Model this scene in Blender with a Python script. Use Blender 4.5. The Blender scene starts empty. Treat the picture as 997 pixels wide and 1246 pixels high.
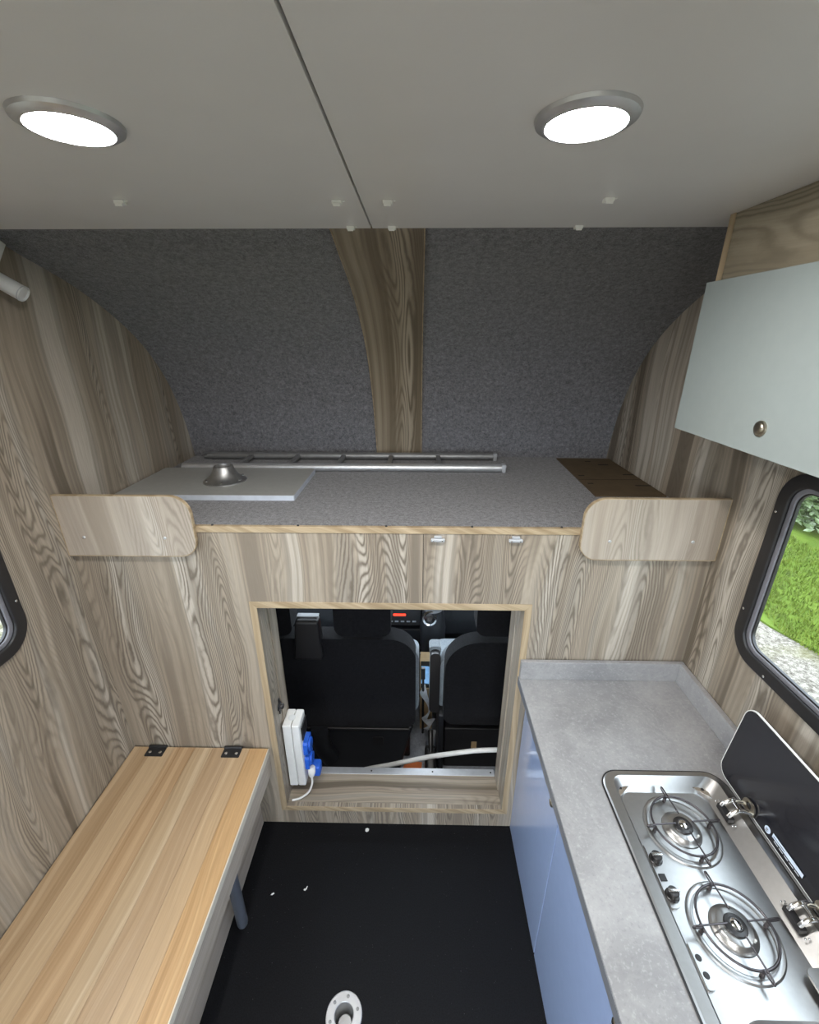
import bpy, bmesh, math, random
from mathutils import Vector, Matrix
random.seed(7)
PI = math.pi
S = bpy.context.scene
COL = S.collection

# ------------------------------------------------------------------ camera
cam = bpy.data.objects.new('camera', bpy.data.cameras.new('camera'))
COL.objects.link(cam)
cam.location = (0, 0, 1.95)
cam.rotation_euler = (math.radians(90 - 21.708), 0, math.radians(1.027))
cam.data.sensor_fit = 'VERTICAL'
cam.data.sensor_height = 24
cam.data.lens = 24 * 530 / 1246
cam.data.clip_start = 0.01
S.camera = cam

# ------------------------------------------------------------------ sky, exposure
W = bpy.data.worlds.new('sky'); S.world = W; W.use_nodes = True
bg = W.node_tree.nodes['Background']
bg.inputs['Color'].default_value = (0.80, 0.90, 1.0, 1)
bg.inputs['Strength'].default_value = 5.0
LAMP_STRENGTH = 272.0
vs = S.view_settings
vs.view_transform = 'Standard'; vs.look = 'None'; vs.gamma = 1; vs.use_curve_mapping = False
vs.exposure = 0.62

# ------------------------------------------------------------------ materials
class NT:
    def __init__(s, name):
        s.m = bpy.data.materials.new(name); s.m.use_nodes = True
        s.t = s.m.node_tree; s.n = s.t.nodes; s.b = s.n['Principled BSDF']; s.out = s.n['Material Output']
    def new(s, typ, **kw):
        n = s.n.new(typ)
        for k, v in kw.items():
            setattr(n, k, v)
        return n
    def link(s, a, b): s.t.links.new(a, b)
    def put(s, node, sock, v):
        if hasattr(v, 'links') or isinstance(v, bpy.types.NodeSocket): s.link(v, node.inputs[sock])
        else: node.inputs[sock].default_value = v
    def math(s, op, a, b=0.0, c=None):
        n = s.new('ShaderNodeMath', operation=op)
        s.put(n, 0, a); s.put(n, 1, b)
        if c is not None: s.put(n, 2, c)
        return n.outputs[0]
    def coord(s): return s.new('ShaderNodeTexCoord').outputs['Object']
    def noise(s, vec, scale=5, detail=3, rough=0.5, dist=0, dim='3D'):
        n = s.new('ShaderNodeTexNoise', noise_dimensions=dim)
        s.link(vec, n.inputs['Vector'])
        n.inputs['Scale'].default_value = scale; n.inputs['Detail'].default_value = detail
        n.inputs['Roughness'].default_value = rough; n.inputs['Distortion'].default_value = dist
        return n.outputs[0]
    def ramp(s, fac, stops, interp='LINEAR'):
        r = s.new('ShaderNodeValToRGB'); r.color_ramp.interpolation = interp
        e = r.color_ramp.elements
        while len(e) < len(stops): e.new(0.5)
        for el, (p, c) in zip(e, stops):
            el.position = p; el.color = (c[0], c[1], c[2], 1)
        s.link(fac, r.inputs[0]); return r.outputs[0]
    def mix(s, fac, a, b, blend='MIX'):
        n = s.new('ShaderNodeMix', data_type='RGBA', blend_type=blend)
        s.put(n, 'Factor', fac)
        for i, v in ((6, a), (7, b)):
            if isinstance(v, bpy.types.NodeSocket): s.link(v, n.inputs[i])
            else: n.inputs[i].default_value = (v[0], v[1], v[2], 1)
        return n.outputs[2]
    def bump(s, h, strength=0.3, dist=0.002):
        n = s.new('ShaderNodeBump'); n.inputs['Strength'].default_value = strength
        n.inputs['Distance'].default_value = dist
        s.link(h, n.inputs['Height']); s.link(n.outputs[0], s.b.inputs['Normal'])
    def base(s, c):
        if isinstance(c, bpy.types.NodeSocket): s.link(c, s.b.inputs['Base Color'])
        else: s.b.inputs['Base Color'].default_value = (c[0], c[1], c[2], 1)
    def set(s, rough=0.5, metal=0.0, spec=0.5, coat=0.0):
        s.b.inputs['Roughness'].default_value = rough; s.b.inputs['Metallic'].default_value = metal
        s.b.inputs['Specular IOR Level'].default_value = spec; s.b.inputs['Coat Weight'].default_value = coat

def flat(name, c, rough=0.5, metal=0.0, spec=0.5, coat=0.0, grain=0.06, gscale=40, bump=0.0):
    t = NT(name); co = t.coord()
    n = t.noise(co, gscale, 3)
    lo = [x * (1 - grain) for x in c]; hi = [min(1, x * (1 + grain)) for x in c]
    t.base(t.ramp(n, [(0.3, lo), (0.7, hi)])); t.set(rough, metal, spec, coat)
    if bump: t.bump(n, bump, 0.001)
    return t.m

def veneer(name, across, along, tones, seed=0.0, band=9.0, lines=230.0, line_amt=0.75, rough=0.42, obj_color=False, mask=(0.47, 0.63, 0.05)):
    """grey-brown printed wood: broad bands + cathedral lines + fibre"""
    t = NT(name); co = t.coord()
    def dot(v):
        n = t.new('ShaderNodeVectorMath', operation='DOT_PRODUCT'); t.link(co, n.inputs[0]); n.inputs[1].default_value = v
        return n.outputs['Value']
    u = t.math('ADD', dot(across), seed); g = dot(along)
    def vec(su, sg, off=0):
        c = t.new('ShaderNodeCombineXYZ')
        t.link(t.math('MULTIPLY_ADD', u, su, off), c.inputs[0]); t.link(t.math('MULTIPLY', g, sg), c.inputs[1])
        return c.outputs[0]
    wob = t.noise(vec(2.2, 0.9, 3.1), 1, 2, dim='2D')
    uw = t.math('MULTIPLY_ADD', wob, 0.12, u)                       # wandering grain
    def vecw(su, sg, off=0):
        c = t.new('ShaderNodeCombineXYZ')
        t.link(t.math('MULTIPLY_ADD', uw, su, off), c.inputs[0]); t.link(t.math('MULTIPLY', g, sg), c.inputs[1])
        return c.outputs[0]
    bands = t.noise(vecw(band, 0.18), 1, 3, 0.6, dim='2D')
    n = len(tones)
    colr = t.ramp(bands, [(0.36 + 0.28 * i / (n - 1), c) for i, c in enumerate(tones)])
    # cathedral lines: contour lines of a stretched noise field
    field = t.noise(vecw(7.0, 0.9, 9.0), 1, 1.5, 0.45, dim='2D')
    ripple = t.noise(vec(60, 26, 1.7), 1, 2, dim='2D')
    ph = t.math('ADD', t.math('MULTIPLY', field, lines), t.math('MULTIPLY', ripple, 2.6))
    ph = t.math('MULTIPLY_ADD', u, 330.0, ph)
    ln = t.math('POWER', t.math('MULTIPLY_ADD', t.math('SINE', ph), 0.5, 0.5), 2.0)
    mask = t.ramp(t.noise(vecw(6.0, 0.35, 21.0), 1, 2, dim='2D'), [(mask[0], (mask[2],) * 3), (mask[1], (1,) * 3)])
    lm = t.math('MULTIPLY', t.math('MULTIPLY', ln, mask), line_amt)
    fib = t.noise(vecw(260, 7.0), 1, 3, 0.6, dim='2D')
    colr = t.mix(lm, colr, [c * 0.62 for c in tones[0]])
    colr = t.mix(t.math('MULTIPLY', fib, 0.45), colr, [c * 0.6 for c in tones[0]])
    if obj_color:
        oi = t.new('ShaderNodeObjectInfo')
        colr = t.mix(1.0, colr, oi.outputs['Color'], 'MULTIPLY')
    t.base(colr); t.set(rough, 0, 0.4)
    t.bump(fib, 0.12, 0.001)
    return t.m

T_GREY = [(0.17, 0.140, 0.105), (0.40, 0.335, 0.262), (0.27, 0.228, 0.178), (0.45, 0.385, 0.305), (0.33, 0.292, 0.242), (0.56, 0.505, 0.43)]
T_PALE = [(0.36, 0.305, 0.245), (0.50, 0.435, 0.365), (0.42, 0.365, 0.305), (0.58, 0.525, 0.455)]
T_OAK = [(0.34, 0.255, 0.155), (0.45, 0.35, 0.225), (0.54, 0.43, 0.29)]
T_BENCH = [(0.43, 0.30, 0.175), (0.58, 0.43, 0.27), (0.52, 0.38, 0.235), (0.66, 0.51, 0.34)]
M = {}
M['wood_side'] = veneer('wood veneer side wall', (0, 1, 0), (0, 0, 1), T_GREY, 0.0, 8.5)
M['wood_right'] = veneer('wood veneer right wall', (0, 1, 0), (0, 0, 1), T_GREY, 7.3, 8.5)
M['wood_front'] = veneer('wood veneer bulkhead', (1, 0, 0), (0, 0, 1), [(0.25, 0.21, 0.165)] + T_GREY[1:], 4.45, 9.5, line_amt=1.0, mask=(0.40, 0.56, 0.08))
M['wood_jamb'] = veneer('wood veneer jamb', (1, 1, 0), (0, 0, 1), T_GREY, 2.2, 12)
M['wood_sill'] = veneer('wood veneer sill', (0, 1, 1), (1, 0, 0), T_GREY, 1.2, 12)
M['wood_guard'] = veneer('wood veneer guard', (1, 0, 0), (0, 0, 1), T_PALE, 5.1, 9)
M['wood_rib'] = veneer('wood veneer rib', (1, 0, 0), (0, 0.7, 0.7), [(0.20, 0.16, 0.11), (0.36, 0.30, 0.22), (0.44, 0.375, 0.285)], 0.35, 14, line_amt=0.9)
M['wood_fascia'] = veneer('wood veneer fascia', (0, 0, 1), (0, 1, 0), T_GREY, 3.2, 16)
M['wood_bench_front'] = veneer('wood veneer bench front', (0, 0, 1), (0, 1, 0), T_PALE, 6.2, 10)
M['wood_locker'] = veneer('wood veneer locker', (0, 0, 1), (0, 1, 0), [(0.26, 0.225, 0.165), (0.38, 0.335, 0.255), (0.46, 0.41, 0.32)], 8.8, 8, lines=120, line_amt=0.7, mask=(0.2, 0.5, 0.6))
M['oak_edge'] = veneer('oak edge tape', (0.4, 0, 1), (1, 0.5, 0.2), T_OAK, 1.0, 40, line_amt=0.15)
M['oak_edge_v'] = veneer('oak edge tape upright', (1, 0.4, 0), (0, 0, 1), T_OAK, 1.6, 40, line_amt=0.15)
M['bench_wood'] = veneer('beech staves', (1, 0, 0.3), (0, 1, 0), T_BENCH, 0.9, 20, lines=40, line_amt=0.22, rough=0.36, obj_color=True)

def carpet(name, lo, hi, sheen=0.25):
    t = NT(name); co = t.coord()
    a = t.noise(co, 260, 4, 0.85); b = t.noise(co, 70, 3, 0.6)
    f = t.math('ADD', t.math('MULTIPLY', a, 0.7), t.math('MULTIPLY', b, 0.3))
    t.base(t.ramp(f, [(0.36, lo), (0.52, [(x + y) / 2 for x, y in zip(lo, hi)]), (0.66, hi)]))
    t.set(0.95, 0, 0.1); t.b.inputs['Sheen Weight'].default_value = sheen
    t.bump(a, 0.6, 0.004); return t.m
M['carpet'] = carpet('grey lining carpet', (0.055, 0.055, 0.062), (0.34, 0.34, 0.36))
M['cab_carpet'] = carpet('cab carpet', (0.22, 0.24, 0.28), (0.55, 0.58, 0.63))

t = NT('ceiling board'); co = t.coord()
t.base(t.ramp(t.noise(co, 6, 3), [(0.3, (0.80, 0.79, 0.78)), (0.7, (0.83, 0.82, 0.81))]))
t.set(0.3, 0, 0.45); t.bump(t.noise(co, 180, 2), 0.06, 0.001); M['ceiling'] = t.m

t = NT('grey stone worktop'); co = t.coord()
a = t.noise(co, 4.2, 6, 0.62, 0.6); b = t.noise(co, 130, 3, 0.6); v = t.noise(co, 9, 5, 0.6, 1.6)
c = t.ramp(a, [(0.3, (0.22, 0.218, 0.226)), (0.5, (0.295, 0.293, 0.298)), (0.7, (0.37, 0.368, 0.372))])
vein = t.ramp(t.math('ABSOLUTE', t.math('SUBTRACT', v, 0.5)), [(0.0, (1,) * 3), (0.05, (0,) * 3)])
c = t.mix(t.math('MULTIPLY', vein, 0.10), c, (0.55, 0.54, 0.53))
sp = t.ramp(b, [(0.56, (0,) * 3), (0.74, (1,) * 3)])
c = t.mix(t.math('MULTIPLY', sp, 0.42), c, (0.50, 0.50, 0.50))
dk = t.ramp(b, [(0.28, (1,) * 3), (0.42, (0,) * 3)])
c = t.mix(t.math('MULTIPLY', dk, 0.3), c, (0.16, 0.16, 0.17))
t.base(c); t.set(0.36, 0, 0.5); t.bump(b, 0.05, 0.001); M['stone'] = t.m

t = NT('black vinyl floor'); co = t.coord()
a = t.noise(co, 260, 2, 0.7); v = t.new('ShaderNodeTexVoronoi'); v.inputs['Scale'].default_value = 95; t.link(co, v.inputs['Vector'])
speck = t.ramp(v.outputs['Distance'], [(0.0, (1,) * 3), (0.10, (0,) * 3)])
pick = t.ramp(t.noise(co, 40, 2), [(0.56, (0,) * 3), (0.62, (1,) * 3)])
c = t.ramp(a, [(0.35, (0.003, 0.0032, 0.004)), (0.7, (0.009, 0.0095, 0.012))])
c = t.mix(t.math('MULTIPLY', t.math('MULTIPLY', speck, pick), 0.5), c, (0.45, 0.45, 0.47))
t.base(c); t.set(0.5, 0, 0.13); t.bump(a, 0.5, 0.0015); M['floor'] = t.m

M['door_gloss'] = flat('pale gloss door', (0.275, 0.315, 0.315), 0.16, 0, 0.5, 0.4, 0.015)
M['door_sky_tint'] = flat('pale gloss door with sky tint', (0.36, 0.45, 0.68), 0.13, 0, 0.5, 0.5, 0.015)  # blue of the reflected sky is put into the doors' base colour
M['carcass'] = flat('grey cabinet carcass', (0.36, 0.36, 0.36), 0.6)
M['steel'] = flat('brushed steel', (0.46, 0.455, 0.45), 0.33, 1.0, grain=0.03, gscale=90)
M['steel_bright'] = flat('polished steel', (0.78, 0.77, 0.75), 0.14, 1.0, grain=0.02)
M['steel_dark'] = flat('dark steel wire', (0.10, 0.09, 0.095), 0.3, 0.8)
M['nickel'] = flat('brushed nickel', (0.42, 0.38, 0.31), 0.28, 1.0)
M['alu'] = flat('satin aluminium', (0.66, 0.67, 0.69), 0.4, 0.75, grain=0.05)
M['alu_dull'] = flat('dull grey aluminium', (0.30, 0.305, 0.31), 0.45, 0.6, grain=0.08)
M['alu_cast'] = flat('cast aluminium', (0.40, 0.40, 0.40), 0.4, 0.9, grain=0.12)
M['black'] = flat('black plastic', (0.014, 0.013, 0.014), 0.42)
M['black_soft'] = flat('black enamel', (0.02, 0.018, 0.018), 0.3)
M['black_glass'] = flat('black hob glass', (0.014, 0.014, 0.018), 0.22, 0, 0.5, 0.2)
M['white_plastic'] = flat('white plastic', (0.74, 0.74, 0.72), 0.35, grain=0.02)
M['offwhite'] = flat('off white plastic', (0.64, 0.66, 0.66), 0.4, grain=0.02)
M['clip'] = flat('translucent clip plastic', (0.95, 0.96, 0.93), 0.35, grain=0.03)
M['grey_plastic'] = flat('grey plastic', (0.42, 0.44, 0.47), 0.4)
M['grey_lip'] = flat('grey window lip', (0.17, 0.17, 0.19), 0.3)
M['blue_plastic'] = flat('blue socket plastic', (0.02, 0.12, 0.62), 0.4)
M['board_top'] = flat('grey laminate table board', (0.36, 0.365, 0.35), 0.34, grain=0.04)
M['board_edge'] = flat('pale laminate edge', (0.55, 0.60, 0.68), 0.4)
M['cream_edge'] = flat('cream edge tape', (0.58, 0.54, 0.45), 0.5)
M['edge_grey'] = flat('grey edge band', (0.15, 0.155, 0.17), 0.45)
M['cardboard'] = flat('brown cardboard', (0.10, 0.068, 0.034), 0.85, grain=0.1, gscale=20)
M['card_box'] = flat('tan cardboard', (0.50, 0.35, 0.19), 0.8, grain=0.08)
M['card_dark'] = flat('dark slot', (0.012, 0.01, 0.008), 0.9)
M['leaflet'] = flat('blue leaflet', (0.22, 0.48, 0.80), 0.4, grain=0.15, gscale=30)
M['seat_dark'] = carpet('dark seat fabric', (0.004, 0.004, 0.005), (0.016, 0.016, 0.019), 0.06)
M['seat_grey'] = carpet('grey seat fabric', (0.20, 0.23, 0.26), (0.36, 0.40, 0.43))
M['dash'] = flat('dashboard plastic', (0.014, 0.015, 0.018), 0.45, grain=0.1)
M['webbing'] = flat('pale seat belt webbing', (0.8, 0.82, 0.84), 0.6)
M['orange'] = flat('orange strap', (0.75, 0.20, 0.06), 0.6)
M['paper'] = flat('white paper scrap', (0.8, 0.8, 0.8), 0.8)
M['leg_grey'] = flat('blue grey painted tube', (0.085, 0.095, 0.115), 0.4)
M['hinge_dark'] = flat('dark hinge steel', (0.03, 0.03, 0.032), 0.45, 0.4)
M['paint_out'] = flat('white van skin', (0.6, 0.6, 0.6), 0.4)

def emit(name, c, s):
    t = NT(name); t.base(c)
    t.b.inputs['Emission Color'].default_value = (*c, 1); t.b.inputs['Emission Strength'].default_value = s
    return t.m
M['lamp'] = emit('lamp diffuser', (1.0, 0.97, 0.93), LAMP_STRENGTH)
M['display'] = emit('red radio display', (1.0, 0.05, 0.02), 1.2)

t = NT('clear acrylic'); t.n.remove(t.b)
lw = t.new('ShaderNodeLayerWeight'); fr = t.new('ShaderNodeMath', operation='MULTIPLY_ADD'); t.link(t.math('POWER', lw.outputs['Facing'], 4.0), fr.inputs[0]); fr.inputs[1].default_value = 0.6; fr.inputs[2].default_value = 0.03
tr = t.new('ShaderNodeBsdfTransparent'); tr.inputs[0].default_value = (0.93, 0.95, 0.95, 1)
gl = t.new('ShaderNodeBsdfGlossy'); gl.inputs['Roughness'].default_value = 0.02
mx = t.new('ShaderNodeMixShader'); t.link(fr.outputs[0], mx.inputs[0]); t.link(tr.outputs[0], mx.inputs[1]); t.link(gl.outputs[0], mx.inputs[2])
t.link(mx.outputs[0], t.out.inputs[0]); M['acrylic'] = t.m

t = NT('gravel'); co = t.coord()
v = t.new('ShaderNodeTexVoronoi'); v.inputs['Scale'].default_value = 28; t.link(co, v.inputs['Vector'])
c = t.ramp(t.noise(co, 26, 5, 0.85), [(0.36, (0.05, 0.042, 0.034)), (0.5, (0.17, 0.15, 0.125)), (0.64, (0.36, 0.33, 0.29))])
pt = t.ramp(t.noise(co, 2.2, 3), [(0.45, (0,) * 3), (0.62, (1,) * 3)])
c = t.mix(t.math('MULTIPLY', pt, 0.6), c, (0.13, 0.125, 0.05))
t.base(c); t.set(0.95, 0, 0.1); t.bump(v.outputs['Distance'], 0.6, 0.02); M['gravel'] = t.m
t = NT('lawn soil'); co = t.coord()
t.base(t.ramp(t.noise(co, 5, 4), [(0.3, (0.07, 0.11, 0.015)), (0.7, (0.11, 0.16, 0.022))])); t.set(0.9, 0, 0.1); M['lawn'] = t.m
t = NT('grass blades'); co = t.coord()
t.base(t.ramp(t.noise(co, 3.5, 4, 0.7), [(0.3, (0.075, 0.115, 0.014)), (0.6, (0.135, 0.18, 0.022)), (0.8, (0.20, 0.21, 0.05))])); t.set(0.7, 0, 0.2); M['grass'] = t.m
t = NT('hedge leaves'); co = t.coord()
t.base(t.ramp(t.noise(co, 9, 3, 0.7), [(0.3, (0.05, 0.085, 0.03)), (0.5, (0.13, 0.19, 0.07)), (0.66, (0.34, 0.38, 0.28))])); t.set(0.5, 0, 0.4); M['leaf'] = t.m  # palest tone paints whitish highlights into the leaves
M['bark'] = flat('bark', (0.10, 0.075, 0.05), 0.9)

# ------------------------------------------------------------------ helpers
def link(name, bm, mat, parent=None, smooth=False, bevel=0.0, seg=2, ang=40):
    me = bpy.data.meshes.new(name)
    bmesh.ops.recalc_face_normals(bm, faces=bm.faces)
    bm.to_mesh(me); bm.free()
    if smooth: me.polygons.foreach_set('use_smooth', [True] * len(me.polygons))
    me.materials.append(M[mat] if isinstance(mat, str) else mat)
    o = bpy.data.objects.new(name, me); COL.objects.link(o)
    if parent is not None:
        o.parent = parent
        p = parent; off = Vector((0, 0, 0))
        while p is not None:
            off += p.location; p = p.parent
        o.location = -off
    if bevel:
        b = o.modifiers.new('bevel', 'BEVEL'); b.width = bevel; b.segments = seg; b.limit_method = 'ANGLE'; b.angle_limit = math.radians(ang)
        me.polygons.foreach_set('use_smooth', [True] * len(me.polygons))
        w = o.modifiers.new('wn', 'WEIGHTED_NORMAL'); w.keep_sharp = True
    elif smooth:
        try:
            me.set_sharp_from_angle(angle=math.radians(ang))
        except Exception: pass
    return o

def tag(o, label, cat, group=None):
    o['label'] = label; o['category'] = cat
    if group: o['group'] = group
    return o
def struct(o, label=None):
    o['kind'] = 'structure'
    if label: o['label'] = label
    return o
def thing(name, loc, label, cat, group=None):
    o = bpy.data.objects.new(name, None); COL.objects.link(o); o.location = loc
    o.empty_display_size = 0.05
    return tag(o, label, cat, group)

def add_box(bm, x0, x1, y0, y1, z0, z1):
    m = Matrix.Translation(((x0 + x1) / 2, (y0 + y1) / 2, (z0 + z1) / 2)) @ Matrix.Diagonal((abs(x1 - x0), abs(y1 - y0), abs(z1 - z0), 1))
    return bmesh.ops.create_cube(bm, size=1, matrix=m)['verts']
def box(name, x0, x1, y0, y1, z0, z1, mat, parent=None, bevel=0.0, seg=2):
    bm = bmesh.new(); add_box(bm, x0, x1, y0, y1, z0, z1)
    return link(name, bm, mat, parent, bevel=bevel, seg=seg)

def rrect(u0, u1, v0, v1, r, n=8):
    """rounded rectangle, r = one radius or (bl, br, tr, tl)"""
    if not isinstance(r, (tuple, list)): r = (r,) * 4
    pts = []
    for (cu, cv, a0), rr in zip(((u0, v0, PI), (u1, v0, 1.5 * PI), (u1, v1, 0), (u0, v1, 0.5 * PI)), r):
        su = 1 if cu == u0 else -1; sv = 1 if cv == v0 else -1
        if rr <= 1e-6: pts.append((cu, cv)); continue
        for i in range(n + 1):
            a = a0 + 0.5 * PI * i / n
            pts.append((cu + su * rr + rr * math.cos(a), cv + sv * rr + rr * math.sin(a)))
    return pts
def circle(cu, cv, r, n=32): return [(cu + r * math.cos(2 * PI * i / n), cv + r * math.sin(2 * PI * i / n)) for i in range(n)]

AX = {'x': lambda u, v, w: (w, u, v), 'y': lambda u, v, w: (u, w, v), 'z': lambda u, v, w: (u, v, w)}
def add_plate(bm, axis, outer, holes, w0, w1):
    f = AX[axis]; edges = []
    for loop in [outer] + list(holes):
        vs_ = [bm.verts.new(f(u, v, w0)) for u, v in loop]
        for i in range(len(vs_)): edges.append(bm.edges.new((vs_[i], vs_[(i + 1) % len(vs_)])))
    r = bmesh.ops.triangle_fill(bm, use_beauty=True, use_dissolve=False, edges=edges)
    faces = [g for g in r['geom'] if isinstance(g, bmesh.types.BMFace)]
    if w1 is not None:
        e = bmesh.ops.extrude_face_region(bm, geom=faces)
        d = Vector(f(0, 0, w1 - w0))
        bmesh.ops.translate(bm, vec=d, verts=[g for g in e['geom'] if isinstance(g, bmesh.types.BMVert)])
def plate(name, axis, outer, w0, w1, mat, parent=None, holes=(), bevel=0.0, seg=2, xf=None):
    bm = bmesh.new(); add_plate(bm, axis, outer, holes, w0, w1)
    if xf:
        for v in bm.verts: v.co = Vector(xf(v.co))
    return link(name, bm, mat, parent, bevel=bevel, seg=seg)

def add_tube(bm, pts, r, n=10, closed=False, cap=True):
    pts = [Vector(p) for p in pts]; N = len(pts); rings = []
    up = None
    for i, p in enumerate(pts):
        a = pts[(i - 1) % N] if (closed or i > 0) else p
        b = pts[(i + 1) % N] if (closed or i < N - 1) else p
        d = (b - a).normalized()
        if up is None: up = Vector((0, 0, 1)) if abs(d.z) < 0.9 else Vector((1, 0, 0))
        s = d.cross(up).normalized(); up = s.cross(d).normalized()
        rr = r[i] if isinstance(r, (list, tuple)) else r
        rings.append([bm.verts.new(p + s * rr * math.cos(2 * PI * k / n) + up * rr * math.sin(2 * PI * k / n)) for k in range(n)])
    for i in range(N if closed else N - 1):
        A, B = rings[i], rings[(i + 1) % N]
        for k in range(n): bm.faces.new((A[k], A[(k + 1) % n], B[(k + 1) % n], B[k]))
    if cap and not closed:
        bm.faces.new(rings[0]); bm.faces.new(rings[-1][::-1])
def tube(name, pts, r, mat, parent=None, n=10, closed=False):
    bm = bmesh.new(); add_tube(bm, pts, r, n, closed)
    return link(name, bm, mat, parent, smooth=True, ang=50)

def add_lathe(bm, c, prof, n=36, axis=(0, 0, 1)):
    q = Vector((0, 0, 1)).rotation_difference(Vector(axis)); c = Vector(c); rings = []
    for r, z in prof:
        if r < 1e-6: rings.append([bm.verts.new(c + q @ Vector((0, 0, z)))])
        else: rings.append([bm.verts.new(c + q @ Vector((r * math.cos(2 * PI * k / n), r * math.sin(2 * PI * k / n), z))) for k in range(n)])
    for A, B in zip(rings, rings[1:]):
        for k in range(n):
            if len(A) == 1 and len(B) == 1: continue
            if len(A) == 1: bm.faces.new((A[0], B[(k + 1) % n], B[k]))
            elif len(B) == 1: bm.faces.new((A[k], A[(k + 1) % n], B[0]))
            else: bm.faces.new((A[k], A[(k + 1) % n], B[(k + 1) % n], B[k]))
def lathe(name, c, prof, mat, parent=None, n=36, axis=(0, 0, 1), ang=35):
    bm = bmesh.new(); add_lathe(bm, c, prof, n, axis)
    return link(name, bm, mat, parent, smooth=True, ang=ang)
def screw(c, r, axis, parent, mat='steel_bright', h=0.0015, name='screw'):
    return lathe(name, c, [(0, -0.0005), (r, -0.0005), (r, h * 0.4), (r * 0.6, h), (0, h)], mat, parent, 10, axis)
def smooth_curve(pts, k=8):
    P = [Vector(p) for p in pts]; P = [2 * P[0] - P[1]] + P + [2 * P[-1] - P[-2]]; out = []
    for i in range(1, len(P) - 2):
        for j in range(k):
            s = j / k; a, b, c, d = P[i - 1], P[i], P[i + 1], P[i + 2]
            out.append(0.5 * ((2 * b) + (c - a) * s + (2 * a - 5 * b + 4 * c - d) * s * s + (3 * b - a - 3 * c + d) * s ** 3))
    out.append(P[-2]); return out
def copy_tree(o, parent=None):
    c = o.copy(); COL.objects.link(c)
    if parent is not None: c.parent = parent
    for ch in list(o.children): copy_tree(ch, c)
    return c

XL, XR, YB, ZC = -1.12, 0.94, 1.25, 2.2      # left wall, right wall, bulkhead face, ceiling board
REAR = -1.9

# ================================================================== ROOM SHELL
struct(plate('floor', 'z', [(XL, REAR), (XR, REAR), (XR, 1.40), (XL, 1.40)], -0.10, 0.0, 'floor', holes=[circle(-0.215, 0.672, 0.032, 40)]), 'black speckled vinyl floor')

WIN_R = dict(y0=0.16, y1=1.075, z0=1.10, z1=1.655)
WIN_L = dict(y0=0.10, y1=1.022, z0=1.135, z1=1.69)
def win_hole(w): return rrect(w['y0'] + 0.012, w['y1'] - 0.012, w['z0'] + 0.012, w['z1'] - 0.012, 0.074)
door_hole = rrect(-1.25, -0.30, 0.04, 1.98, 0.05)
side_outline = [(REAR, 0), (1.40, 0), (1.40, 1.25), (2.24, 1.25), (2.24, 2.26), (REAR, 2.26)]
struct(plate('wall_left', 'x', side_outline, XL, XL - 0.035, 'wood_side', holes=[win_hole(WIN_L), door_hole]), 'grey brown wood veneer side wall with dark framed window')
struct(plate('wall_right', 'x', side_outline, XR, XR + 0.035, 'wood_right', holes=[win_hole(WIN_R)]), 'grey brown wood veneer side wall above the kitchen worktop')
struct(plate('wall_rear', 'y', [(XL, 0), (XR, 0), (XR, 2.26), (XL, 2.26)], REAR, REAR - 0.03, 'wood_front', holes=[rrect(-0.6, 0.36, 0.03, 1.95, 0.06)]), 'rear wall with an unseen opening added to let in daylight')  # unseen opening, made doorway-sized so more daylight reaches the ceiling
OX0, OX1, OZ0, OZ1 = -0.543, 0.366, 0.104, 1.098
g = 0.0009
bulk = [(XL, 0), (XR, 0), (XR, 1.378), (0.022 + g, 1.378), (0.022 + g, OZ1), (OX1, OZ1), (OX1, OZ0), (OX0, OZ0), (OX0, OZ1), (0.022 - g, OZ1), (0.022 - g, 1.378), (XL, 1.378)]
struct(plate('wall_front', 'y', bulk, YB, YB + 0.018, 'wood_front'), 'wood veneer bulkhead with an opening to the cab')
struct(box('trim_4', 0.010, 0.034, YB + 0.0185, YB + 0.03, OZ1, 1.37, 'black'), 'dark batten behind the panel seam')

# ceiling: two boards with a dark gap
ceil = struct(box('ceiling', XL, XR, REAR, 1.26, 2.222, 2.26, 'black'), 'pale grey ceiling boards with a thin dark joint')
plate('ceiling_board', 'z', [(XL + .001, REAR), (-0.1165, REAR), (-0.1165, 1.243), (XL + .001, 1.236)], 2.2, 2.221, 'ceiling', ceil, bevel=0.001)
plate('ceiling_board', 'z', [(-0.1125, REAR), (XR - .001, REAR), (XR - .001, 1.243), (-0.1125, 1.243)], 2.2, 2.221, 'ceiling', ceil, bevel=0.001)

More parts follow.
